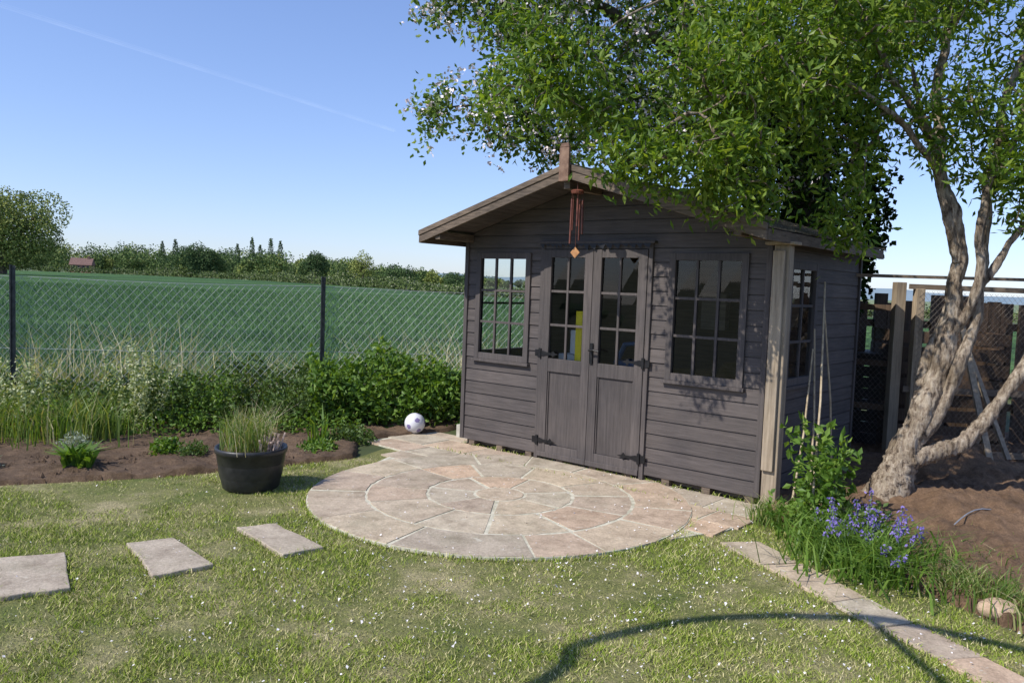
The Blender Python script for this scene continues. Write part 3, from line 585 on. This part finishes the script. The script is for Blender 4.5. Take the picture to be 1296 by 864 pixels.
# ---------------------------------------------------------------- chain link fence
M_wire=simple('galvanised_wire',(.36,.37,.38),(.5,.51,.52),30,.45,.1,metal=.5)
M_post=simple('dark_steel_post',(.03,.035,.035),(.07,.075,.075),20,.5,.2,metal=.5)
FA=Vector((-5.01,8.04,0));FD=Vector((2.89,.86,0)).normalized(); FN=Vector((-FD.y,FD.x,0))
fe=empty('chain_link_fence')
def wiremesh(bb,P0,Dv,Lh,z0,z1,sp,r,slope=1.0):
    H=z1-z0; run=H/slope; k=-run
    while k<Lh:
        for sg in (1,-1):
            x0,x1=(k,k+run); a0,a1=max(x0,0),min(x1,Lh)
            if a1-a0>.02:
                n=max(1,int((a1-a0)/.35)); pts=[]
                for i in range(n+1):
                    a=a0+(a1-a0)*i/n; f=(a-x0)/run; z=z0+H*f if sg==1 else z1-H*f
                    q=P0+Dv*a; w_=.012*noise.noise(Vector((a*1.3,z*1.3,2))); pts.append(q+Vector((0,0,z+w_-.02*math.sin(a*1.04)**2*z/1.5))+FN*(.002*sg+.02*noise.noise(Vector((a*.8,z,5)))))
                bb.tube(pts,r,3,cap=False)
        k+=sp
b=B(); P0=FA-FD*6.1; wiremesh(b,P0,FD,13.2,.12,1.52,.085,.0018,1.15); 
for z in (.13,.8,1.52): b.tube([P0+FD*x+Vector((0,0,z-.02*abs(math.sin(math.pi*(x-.07)/3.015))))+FN*.005 for x in np.linspace(0,13.2,89)],.0024,4)
b.obj('wire_mesh',[M_wire],fe)
b=B()
for k in range(-2,3):
    p=FA+FD*(3.015*k); q=p+FN*-.02; b.beam(q,q+Vector((0,0,1.63)),.045,.012,0,up=FD); b.beam(q+FD*.02,q+FD*.02+Vector((0,0,1.625)),.010,.045,0,up=FD)
b.obj('posts',[M_post],fe)
# ---------------------------------------------------------------- crops / field
m,nt=newmat('wheat_crop'); f=nz(nt,.9,8,mp=(.25,1,1)); c=ramp(nt,f,[(.3,(.052,.115,.042)),(.7,(.10,.185,.07))]); f1=nz(nt,.03,5,mp=(.3,1.5,1)); c=mixc(nt,c,ramp(nt,f1,[(.38,(.72,.78,.8)),(.62,(1.3,1.25,1.12))]),1.0,'MULTIPLY'); f2=nz(nt,14,6,mp=(.5,1,1)); c=mixc(nt,c,ramp(nt,f2,[(.35,(.5,.55,.55)),(.65,(1.35,1.3,1.25))]),1.0,'MULTIPLY')
f3=nz(nt,.3,3,mp=(.12,1.6,1)); c=mixc(nt,c,ramp(nt,f3,[(.38,(.7,.74,.76)),(.62,(1.22,1.18,1.1))]),1.0,'MULTIPLY')
tc=nt.nodes.new('ShaderNodeTexCoord'); mpn=nt.nodes.new('ShaderNodeMapping'); mpn.inputs['Rotation'].default_value=(0,0,math.radians(72)); nt.links.new(tc.outputs['Object'],mpn.inputs[0])
for sc_,lo_,hi_,dk in ((.045,.93,.985,.6),(.5,.3,.8,.85)):
    wv=nt.nodes.new('ShaderNodeTexWave'); wv.inputs['Scale'].default_value=sc_; wv.inputs['Distortion'].default_value=.4; wv.inputs['Detail'].default_value=1; nt.links.new(mpn.outputs[0],wv.inputs['Vector']); c=mixc(nt,c,ramp(nt,wv.outputs['Fac'],[(lo_,(1,1,1)),(hi_,(dk,dk,dk))]),1.0,'MULTIPLY')
finish(nt,c,.9,f2,.9,.12,spec=.1); M_crop=m
HEDGE=[(60,30),(22,58),(5,78),(-6,100),(-30,160),(-80,260),(-170,370),(-330,430),(-600,450)]
fl=[(FA+FD*x+FN*1.4).to_2d() for x in (-30,0,25)]
poly=[(p.x,p.y) for p in fl]+[(40,18)]+HEDGE+[(-600,0),(-60,-15)]
b=B(); b.add([(x,y,.34) for x,y in poly]+[(x,y,0) for x,y in poly],[tuple(range(len(poly)))]+[(i,i+len(poly),(i+1)%len(poly)+len(poly),(i+1)%len(poly)) for i in range(len(poly))]); b.obj('wheat_field',[M_crop])
M_cropb=leafmat('wheat_blade',[(0,(.055,.12,.045)),(.6,(.105,.195,.075)),(1,(.18,.27,.12))],0)
N=170000; y=9+60*rng.random(N)**1.7; x=rng.uniform(-.78,.05,N)*y+rng.uniform(-1,1,N); k=inpoly(x,y,poly); k&=(np.abs(((x*.3+y)%11)-5)>.25)
dn=np.array([noise.noise(Vector((a*.35,c*1.1,1))) for a,c in zip(x,y)]); k&=rng.random(N)<.7+1.3*dn
x=x[k];y=y[k]; V,F=blades(np.stack([x,y,np.full(len(x),.31)],1),rng.uniform(.06,.17,len(x))*(1+y/60),rng.uniform(.006,.011,len(x))*(1+y/25),rng.uniform(.1,.7,len(x)))
fast_mesh('wheat_blades',V,F,[M_cropb])
b=B(); b.add([(-2500,440,.3),(-330,440,.3),(60,120,.3),(400,120,.3),(2500,2500,.3),(-2500,2500,.3)],[(0,1,2,3,4,5)]); b.obj('far_fields',[simple('far_field',(.12,.17,.08),(.2,.23,.11),.01,.95,0)])
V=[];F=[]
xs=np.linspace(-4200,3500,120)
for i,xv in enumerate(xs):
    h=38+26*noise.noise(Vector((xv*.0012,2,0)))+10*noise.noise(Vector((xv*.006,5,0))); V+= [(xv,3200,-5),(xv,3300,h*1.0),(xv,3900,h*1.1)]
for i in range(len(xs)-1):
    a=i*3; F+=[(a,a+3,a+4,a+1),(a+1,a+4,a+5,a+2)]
fast_mesh('distant_hills',np.array(V),np.array(F),[simple('hazy_hill',(.17,.24,.29),(.22,.28,.32),.004,.95,0)],smooth=True)  # aerial haze is put into the hill colour
# ---------------------------------------------------------------- distant trees
def canopy(cx,cy,r,h,n,z0=0,sq=1.0,lobes=9):
    out=[];cs=[]
    for i in range(lobes):
        a=rng.uniform(0,6.28);rr=r*.62*math.sqrt(rng.random()); zz=z0+h*rng.uniform(.25,.72); lr=r*rng.uniform(.32,.52); cs.append((cx+rr*math.cos(a),cy+rr*math.sin(a),zz,lr,min(lr*sq,h*.28)))
    cs.append((cx,cy,z0+h*.7,r*.45,h*.3)); cs.append((cx,cy,z0+h*.3,r*.7,h*.3))
    per=n//len(cs)
    for c in cs:
        d=rng.normal(size=(per,3)); d/=np.linalg.norm(d,axis=1)[:,None]; k=rng.uniform(.75,1.03,(per,1)); out.append(np.array(c[:3])+d*k*np.array([c[3],c[3],c[4]]))
    P=np.concatenate(out); P[:,2]=np.maximum(P[:,2],z0+.2)
    return P
def clumps(name,plist,qs,mat,parent=None):
    Vs=[]
    for P,q in zip(plist,qs):
        V,_=leaves(P,q*1.3,q*1.1); Vs.append(V)
    V=np.concatenate(Vs); return fast_mesh(name,V,np.arange(len(V)).reshape(-1,4),[mat],parent=parent)
M_d1=leafmat('distant_foliage',[(0,(.07,.115,.04)),(.4,(.11,.165,.055)),(.8,(.17,.22,.08)),(1,(.22,.25,.11))],0)
M_dd=leafmat('distant_foliage_deep',[(0,(.045,.08,.035)),(.4,(.07,.115,.045)),(1,(.11,.15,.065))],0)
M_d2=leafmat('distant_foliage_bluish',[(0,(.1,.14,.11)),(1,(.17,.21,.15))],0)  # distance haze mixed into the leaf colour as a bluish tint
M_hd=leafmat('hedge_foliage',[(0,(.07,.1,.035)),(.7,(.13,.175,.055)),(1,(.3,.3,.2))],0)
M_yg=leafmat('spring_foliage',[(0,(.14,.18,.04)),(1,(.31,.33,.11))],0)
pl_=[];qs=[]
def hp(s):
    i=int(s);f=s-i;return HEDGE[i][0]*(1-f)+HEDGE[i+1][0]*f,HEDGE[i][1]*(1-f)+HEDGE[i+1][1]*f
for s in np.arange(.5,7.9,.03):
    x,y=hp(s); r=rng.uniform(.9,2.0)*(1+y/250); hgt=rng.uniform(.8,1.7)*(1+y/330)*(.62 if y<130 else 1)*(1.7 if rng.random()<.1 and y>110 else 1); pl_.append(canopy(x+rng.normal(),y+rng.normal()+2,r*1.5,hgt,330,.3,sq=.8,lobes=5)); qs.append(.11+y*.0011)
clumps('field_hedge',pl_,qs,M_hd)
grp={0:([],[]),1:([],[]),2:([],[])}
def top(u):
    return np.interp(u,[-.75,-.55,-.42,-.3,-.2,-.12,-.05,0],[.040,.038,.035,.031,.027,.018,.009,.005])
for i in range(270):
    u=rng.uniform(-.75,.03); dist=rng.uniform(440,640) if u<-.35 else rng.uniform(330,600)
    hh_=top(u)*dist*rng.uniform(.36,1.05)+1.6; g_=int(rng.choice([0,0,1,2],1)[0]); grp[g_][0].append(canopy(u*dist,dist,hh_*rng.uniform(.4,.75),hh_,620,.8,sq=.9)); grp[g_][1].append(.5+dist*.0008)
for u,dist,h in ((-.325,425,20.5),(-.315,425,17),(-.302,427,21.5),(-.29,425,19.5),(-.343,425,17),(-.42,425,18.5),(-.436,425,17)):
    for zz in np.arange(0,h,1.2): 
        rr=1.7*math.sin(math.pi*min(1,(zz+1.5)/(h+1.5)))**.6+.2; d=rng.normal(size=(60,3)); d/=np.linalg.norm(d,axis=1)[:,None]; grp[1][0].append(np.array([u*dist,dist,zz+.6])+d*np.array([rr,rr,1.0])*rng.uniform(.7,1,(60,1))); grp[1][1].append(.55)
for k,(nm,mt) in enumerate((('distant_tree_line',M_d1),('distant_woodland',M_dd),('distant_spring_trees',M_yg))): clumps(nm,grp[k][0],grp[k][1],mt)
pl_=[];qs=[]
for i in range(150):
    u=rng.uniform(-.78,.1);dist=rng.uniform(900,1300); pl_.append(canopy(u*dist,dist,rng.uniform(10,18),rng.uniform(8,15),260,1,sq=.8)); qs.append(2.0)
clumps('far_woodland',pl_,qs,M_d2)
def lone(name,u,dist,r,h,mat,n=2600,q=.32):
    e=empty(name); x,y=u*dist,dist; b=B(); b.tube([(x,y,-.2),(x+.2,y,h*.25),(x,y,h*.6)],[r*.08,r*.06,r*.02],8)
    for k in range(6): a=k*1.05; b.tube([(x,y,h*.28),(x+r*.3*math.cos(a),y+r*.3*math.sin(a),h*.5),(x+r*.55*math.cos(a),y+r*.55*math.sin(a),h*.7)],[r*.035,r*.02,r*.01],6)
    b.obj('trunk',[M_bark2],e); P=canopy(x,y,r,h*.95,n,z0=h*.06,sq=.85,lobes=18); clumps('leaves',[P],[q],mat,e)
lone('oak_tree',-.635,150,12,16.5,M_yg,24000,.34)
lone('field_tree',-.392,320,8.5,14.5,M_dd,8000,.5)
lone('field_tree',-.375,325,7,10.5,M_d1,4500,.5)
lone('field_tree',-.247,300,6.5,12.0,M_dd,5000,.5)
lone('field_tree',-.188,300,6.0,12.8,M_yg,2600,.45)
lone('field_tree',-.15,280,4.6,6.5,M_dd,2200,.4)
lone('field_tree',-.13,275,3.6,7.4,M_dd,1800,.4)
lone('field_tree',-.075,210,4.2,4.6,M_dd,2600,.34)
M_br=simple('red_brick_far',(.22,.1,.08),(.32,.17,.13),2,.9,0); M_rf=simple('tile_roof_far',(.14,.08,.065),(.22,.13,.11),2,.9,0); M_dw=glossy('dark_window',(.05,.06,.07),.2)
h=empty('brick_house',(-.535*400,400,0),.25); h.scale=(.95,)*3
b=B(); b.box(-5,5,-3.5,3.5,0,4.6); b.obj('walls',[M_br],h)
b=B(); b.add([(-5.4,-4,4.4),(5.4,-4,4.4),(5.4,4,4.4),(-5.4,4,4.4),(-5.4,0,8),(5.4,0,8)],[(0,1,5,4),(2,3,4,5),(1,2,5),(3,0,4),(3,2,1,0)]); b.box(2.6,3.6,-.5,.5,6.8,9); b.obj('roof',[M_rf],h)
b=B()
for x in (-3.5,-1,1.5,3.6): b.box(x-.5,x+.5,-3.53,-3.45,2.9,4.0)
b.obj('windows',[M_dw],h)
# ---------------------------------------------------------------- planting at the fence
M_net=leafmat('nettle_leaf',[(0,(.06,.13,.015)),(.6,(.12,.215,.03)),(1,(.21,.31,.055))],.35,.5)
M_dk=leafmat('shrub_leaf_dark',[(0,(.045,.09,.02)),(1,(.14,.205,.05))],.3,.5)
M_var=leafmat('variegated_leaf',[(0,(.14,.2,.06)),(.5,(.32,.37,.16)),(1,(.65,.64,.45))],.25,.5)
M_sil=leafmat('silvery_leaf',[(0,(.2,.25,.18)),(1,(.38,.42,.34))],.2,.7)
def Fp(s,o): p=FA+FD*s+FN*o; return p.x,p.y
def mass(name,s0,s1,o0,o1,hf,n,Ln,Wd,mat,stems=120):
    P=[]
    for i in range(n):
        s=rng.uniform(s0,s1);o=rng.uniform(o0,o1);h=hf*(1+.5*noise.noise(Vector((s*1.5,o*2,1)))+.35*noise.noise(Vector((s*5,o*5,4)))); x,y=Fp(s,o); z=h*(rng.random()**.5)
        e=(o-o0)/(o1-o0); z*=min(1,.55+1.8*e); P.append((x,y,z))
    V,F=leaves(np.array(P),Ln,Wd,.4,.5); return fast_mesh(name,V,F,[mat])
mass('nettle_patch',2.9,6.0,-.55,.5,.66,12000,.085,.05,M_net)
mass('hedge_shrub',.9,3.2,-.5,.5,.55,9500,.06,.035,M_dk)
mass('hedge_shrub',-3.0,.9,-.5,.5,.5,9500,.06,.035,M_dk)
mass('ground_cover',-1.5,3.4,-.85,-.3,.2,3200,.06,.035,M_net)
def clump_plant(name,x,y,r,h,n,Ln,Wd,mat):
    d=rng.normal(size=(n,3)); d/=np.linalg.norm(d,axis=1)[:,None]; d[:,2]=abs(d[:,2]); P=np.array([x,y,.02])+d*np.array([r,r,h])*rng.uniform(.4,1,(n,1)); V,F=leaves(P,Ln,Wd,0,.3); return fast_mesh(name,V,F,[mat])
def spiky(name,x,y,r,h,nst,mat,Ln=.045,Wd=.022):
    P=[]
    for i in range(nst):
        a=rng.uniform(0,6.28);l=rng.uniform(0,.45);hh=h*rng.uniform(.55,1.05);bx,by=x+rng.normal()*r*.35,y+rng.normal()*r*.35
        for t in np.linspace(.1,1,int(hh*70)): P.append((bx+math.cos(a)*l*hh*t+rng.normal()*.014,by+math.sin(a)*l*hh*t+rng.normal()*.014,hh*t))
    V,F=leaves(np.array(P),Ln,Wd,-.3); return fast_mesh(name,V,F,[mat])
x,y=Fp(.25,-.6); spiky('variegated_shrub',x,y,.3,.75,34,M_var)
x,y=Fp(1.25,-.5); spiky('variegated_shrub',x,y,.3,.9,36,M_var)
x,y=Fp(-.9,-.8); spiky('variegated_shrub',x,y,.35,.7,40,M_var)
x,y=Fp(1.9,-.45); spiky('garden_shrub',x,y,.4,.6,34,M_net)
x,y=Fp(2.6,-.5); spiky('garden_shrub',x,y,.4,.5,34,M_dk)
x,y=Fp(.7,-.75); spiky('garden_shrub',x,y,.3,.4,30,M_net)
clump_plant('lavender_plant',-3.75,6.9,.16,.2,700,.05,.01,M_sil)
clump_plant('lavender_plant',-4.1,6.2,.14,.18,500,.05,.01,M_sil)
clump_plant('lavender_plant',-2.75,6.95,.14,.14,500,.04,.02,M_dk)
clump_plant('bedding_plant',-3.0,7.0,.16,.16,500,.05,.03,M_net)
clump_plant('bedding_plant',-2.35,7.0,.14,.14,400,.05,.03,M_net)
clump_plant('bedding_plant',-1.75,7.35,.2,.1,500,.05,.03,M_net)
clump_plant('bedding_plant',-1.55,7.9,.25,.16,700,.05,.03,M_dk)
def strap_plant(name,x,y,r,h,n,wd,mat,lean=.8):
    P=np.stack([x+rng.normal(0,r,n),y+rng.normal(0,r,n),np.zeros(n)+.01],1); V,F=blades(P,rng.uniform(.6,1.1,n)*h,rng.uniform(.7,1.2,n)*wd,rng.uniform(.2,1,n)*lean,2); return fast_mesh(name,V,F,[mat])
strap_plant('hosta_plant',-3.45,6.35,.05,.24,80,.045,M_net,1.1)
strap_plant('iris_plant',-1.85,7.75,.05,.36,26,.025,M_net,.8)
strap_plant('iris_plant',-3.95,7.4,.2,.5,300,.012,M_gr,.6)
strap_plant('grass_clump',-4.6,7.4,.25,.5,500,.01,M_gr,.7)
N=5600; s=rng.uniform(-6,6.6,N); o=rng.uniform(-.15,1.5,N); p=[Fp(a,c) for a,c in zip(s,o)]; P=np.array([(a,c,0) for a,c in p]); V,F=blades(P,rng.uniform(.3,.75,N),rng.uniform(.006,.012,N),rng.uniform(.1,.6,N),2); fast_mesh('long_grass',V,F,[M_gr])
N=1900; s=rng.uniform(-6,6.4,N); o=rng.uniform(.1,1.3,N); p=[Fp(a,c) for a,c in zip(s,o)]; P=np.array([(a,c,0) for a,c in p]); V,F=blades(P,rng.uniform(.5,1.25,N)*(.9+.2*np.sin(s*1.7)),rng.uniform(.006,.011,N),rng.uniform(.05,.75,N),2); fast_mesh('dry_grass_stalks',V,F,[M_dry])
# ---------------------------------------------------------------- right bed plants
bb=empty('bluebell_clump'); n=1000
P=np.stack([rng.normal(2.12,.17,n),rng.normal(4.75,.22,n),np.full(n,.01)],1); V,F=blades(P,rng.uniform(.14,.32,n),rng.uniform(.008,.016,n),rng.uniform(.3,1.3,n),2); fast_mesh('leaves',V,F,[M_net],parent=bb)
b=B(); fp=[]
for i in range(28):
    x,y=rng.normal(2.17,.13),rng.normal(4.78,.16); h=rng.uniform(.2,.38); lx,ly=rng.normal(0,.05,2); p=[Vector((x,y,0)),Vector((x+lx*.4,y+ly*.4,h*.6)),Vector((x+lx,y+ly,h))]; b.tube(p,[.004,.0035,.002],5)
    for t in np.linspace(.72,1,6):
        q=p[1].lerp(p[2],(t-.6)/.4); 
        for _ in range(4): fp.append((q.x+rng.normal()*.012,q.y+rng.normal()*.012,q.z+rng.normal()*.006))
b.obj('stems',[simple('stem_green',(.1,.17,.04),(.15,.24,.06),10,.6,0)],bb); V,F=leaves(np.array(fp),.026,.016,1.0); fast_mesh('flowers',V,F,[leafmat('bluebell_petal',[(0,(.13,.1,.32)),(1,(.28,.22,.5))],0)],parent=bb)
spiky('lilac_sapling',2.12,5.45,.22,.72,16,M_net,.085,.042)
spiky('weeds',1.98,5.2,.3,.32,30,M_net,.06,.03)
spiky('weeds',2.35,5.15,.3,.3,30,M_dk,.05,.03)
strap_plant('grass_clump',2.55,4.3,.12,.17,500,.008,M_gr,.9)
strap_plant('grass_clump',2.75,3.95,.12,.16,500,.008,M_gr,.9)
strap_plant('grass_clump',1.85,5.55,.07,.2,200,.008,M_gr,.9)
strap_plant('grass_clump',2.75,4.9,.2,.14,260,.008,M_gr,1.0)
strap_plant('grass_clump',3.4,5.2,.3,.1,200,.008,M_gr,1.0)
b=B()
for j in range(9):
    for i in range(14):
        th=math.pi*j/8*.999+.0005;p=2*math.pi*i/14; v=Vector((math.sin(th)*math.cos(p)*.11,math.sin(th)*math.sin(p)*.08,math.cos(th)*.06)); v*=1+.3*noise.noise(v*14); b.v.append(tuple(v))
for j in range(8):
    for i in range(14): b.f.append((j*14+i,(j+1)*14+i,(j+1)*14+(i+1)%14,j*14+(i+1)%14)); b.m.append(0)
b.obj('rock',[M_stone],loc=(2.55,4.02,.04),smooth=True)
# ---------------------------------------------------------------- right fence
rf=empty('wooden_fence')
b=B()
for x,y,h,w in ((3.86,8.1,1.78,.10),(4.02,8.02,1.72,.085),(5.35,7.9,1.8,.10),(6.9,7.8,1.8,.1)): b.box(x-w/2,x+w/2,y-w/2,y+w/2,0,h)
b.obj('posts',[M_grey],rf,bevel=.005)
b=B()
for z,hh in ((1.74,.05),(.72,.06),(.1,.06)): b.beam((3.92,8.02,z),(8.4,7.72,z-.02),.03,hh)
b.beam((3.2,7.6,1.82),(8.4,7.5,1.86),.03,.03); b.beam((4.6,7.95,.1),(5.3,7.88,1.7),.02,.05)
b.obj('rails',[M_rail],rf)
b=B()
for z in (1.52,.95,.5): b.beam((3.1,8.75,z),(3.86,8.16,z),.02,.06)
b.box(3.46,3.54,8.46,8.54,0,1.6)
x=3.3
while x<9:
    b.box(x,x+.13,8.95-.02,8.98,0.02,1.6+rng.normal()*.035); x+=.137+ (rng.random()<.18)*.08
for z in (.4,1.3): b.box(3.3,9,8.985,9.03,z,z+.08)
b.obj('boards',[M_brown],rf)
b=B(); P0=Vector((4.0,7.97,0)); wiremesh(b,P0,Vector((4.4,-.3,0)).normalized(),4.4,.1,1.7,.05,.0012,1.2); P0=Vector((3.05,8.7,0)); wiremesh(b,P0,Vector((.8,-.6,0)).normalized(),1.0,.1,1.5,.05,.0012,1.2); b.obj('chicken_wire',[simple('rusty_wire',(.16,.13,.11),(.3,.26,.22),30,.6,.1,metal=.3)],rf)
b=B(); b.beam((3.98,6.43,0),(4.33,7.9,1.62),.05,.035); b.beam((4.5,7.0,0),(4.45,7.9,1.2),.04,.03); b.obj('timber_prop',[M_grey])
cb=B()
for z in np.arange(.05,1.3,.16): cb.box(0,1.1,0,.02,z,z+.12); cb.box(0,.02,.021,.8,z,z+.12); cb.box(1.08,1.1,.021,.8,z,z+.12)
for x in (0,1.05): cb.box(x+.021,x+.07,.022,.07,0,1.4)
cb.obj('compost_bin',[M_brown],loc=(3.95,8.25,0),rz=-.1)
cb=B()
for z in np.arange(.05,.95,.12): cb.box(0,.9,0,.02,z,z+.11); cb.box(0,.02,.021,.7,z,z+.11)
cb.box(-.02,.92,-.02,.72,.99,1.02); cb.obj('dark_storage_box',[simple('dark_stained_wood',(.02,.018,.016),(.05,.04,.034),10,.7,.3)],loc=(3.15,9.0,0),rz=-.5)
b=B()
for k in range(3):
    pts=[Vector((3.0+.45*k*.3+1.2*t,5.3+.35*math.sin(t*3+k)+.15*k,.12+.05*math.sin(t*7+k))) for t in np.linspace(0,1.6,24)]; b.tube(pts,.004,5)
b.obj('garden_wire',[M_wire])
# ---------------------------------------------------------------- unseen bent tubes added beside the viewer, shaped to cast the curved shadow
b=B(); pts=smooth_path([(-2.1,1.1,0),(-2.1,1.4,1.3),(-1.91,1.96,2.4),(-1.99,2.16,2.75),(-1.64,2.32,3.1),(-.84,2.37,3.1),(-.07,2.17,2.9),(.75,1.95,2.5),(1.48,1.6,2.0),(2.1,1.1,1.1),(2.2,.9,0)],8)
b.tube(pts,.036,12); b.tube(smooth_path([(-.84,2.37,3.1),(-.7,1.75,2.97),(-.5,1.1,2.8),(-.45,.2,2.2),(-.45,-.4,0)],6),.022,10); b.obj('arch_shadow_caster',[M_post],smooth=True)
# ---------------------------------------------------------------- contrail
m,nt=newmat('contrail_vapour'); f=nz(nt,.004,5); tr=nt.nodes.new('ShaderNodeBsdfTransparent'); em=nt.nodes.new('ShaderNodeBsdfDiffuse'); em.inputs[0].default_value=(.9,.9,.9,1); t2=nt.nodes.new('ShaderNodeBsdfTranslucent'); t2.inputs[0].default_value=(.9,.9,.9,1)
ad=nt.nodes.new('ShaderNodeAddShader'); nt.links.new(em.outputs[0],ad.inputs[0]); nt.links.new(t2.outputs[0],ad.inputs[1]); mx=nt.nodes.new('ShaderNodeMixShader'); nt.links.new(ramp(nt,f,[(.3,(.01,)*3),(.7,(.075,)*3)]),mx.inputs[0]); nt.links.new(tr.outputs[0],mx.inputs[1]); nt.links.new(ad.outputs[0],mx.inputs[2]); o=nt.nodes.new('ShaderNodeOutputMaterial'); nt.links.new(mx.outputs[0],o.inputs[0])
a=Vector((-2100,1550,800));c=Vector((-661,4337,800)); d=(c-a).normalized(); s=Vector((-d.y,d.x,0)); b=B()
for w_,zz in ((5,0),(3,6),(9,-6)): b.add([a-s*w_*.6+Vector((0,0,zz)),a+s*w_*.6+Vector((0,0,zz)),c+s*w_*1.3+Vector((0,0,zz)),c-s*w_*1.3+Vector((0,0,zz))],[(0,1,2,3)])
b.obj('contrail',[m])
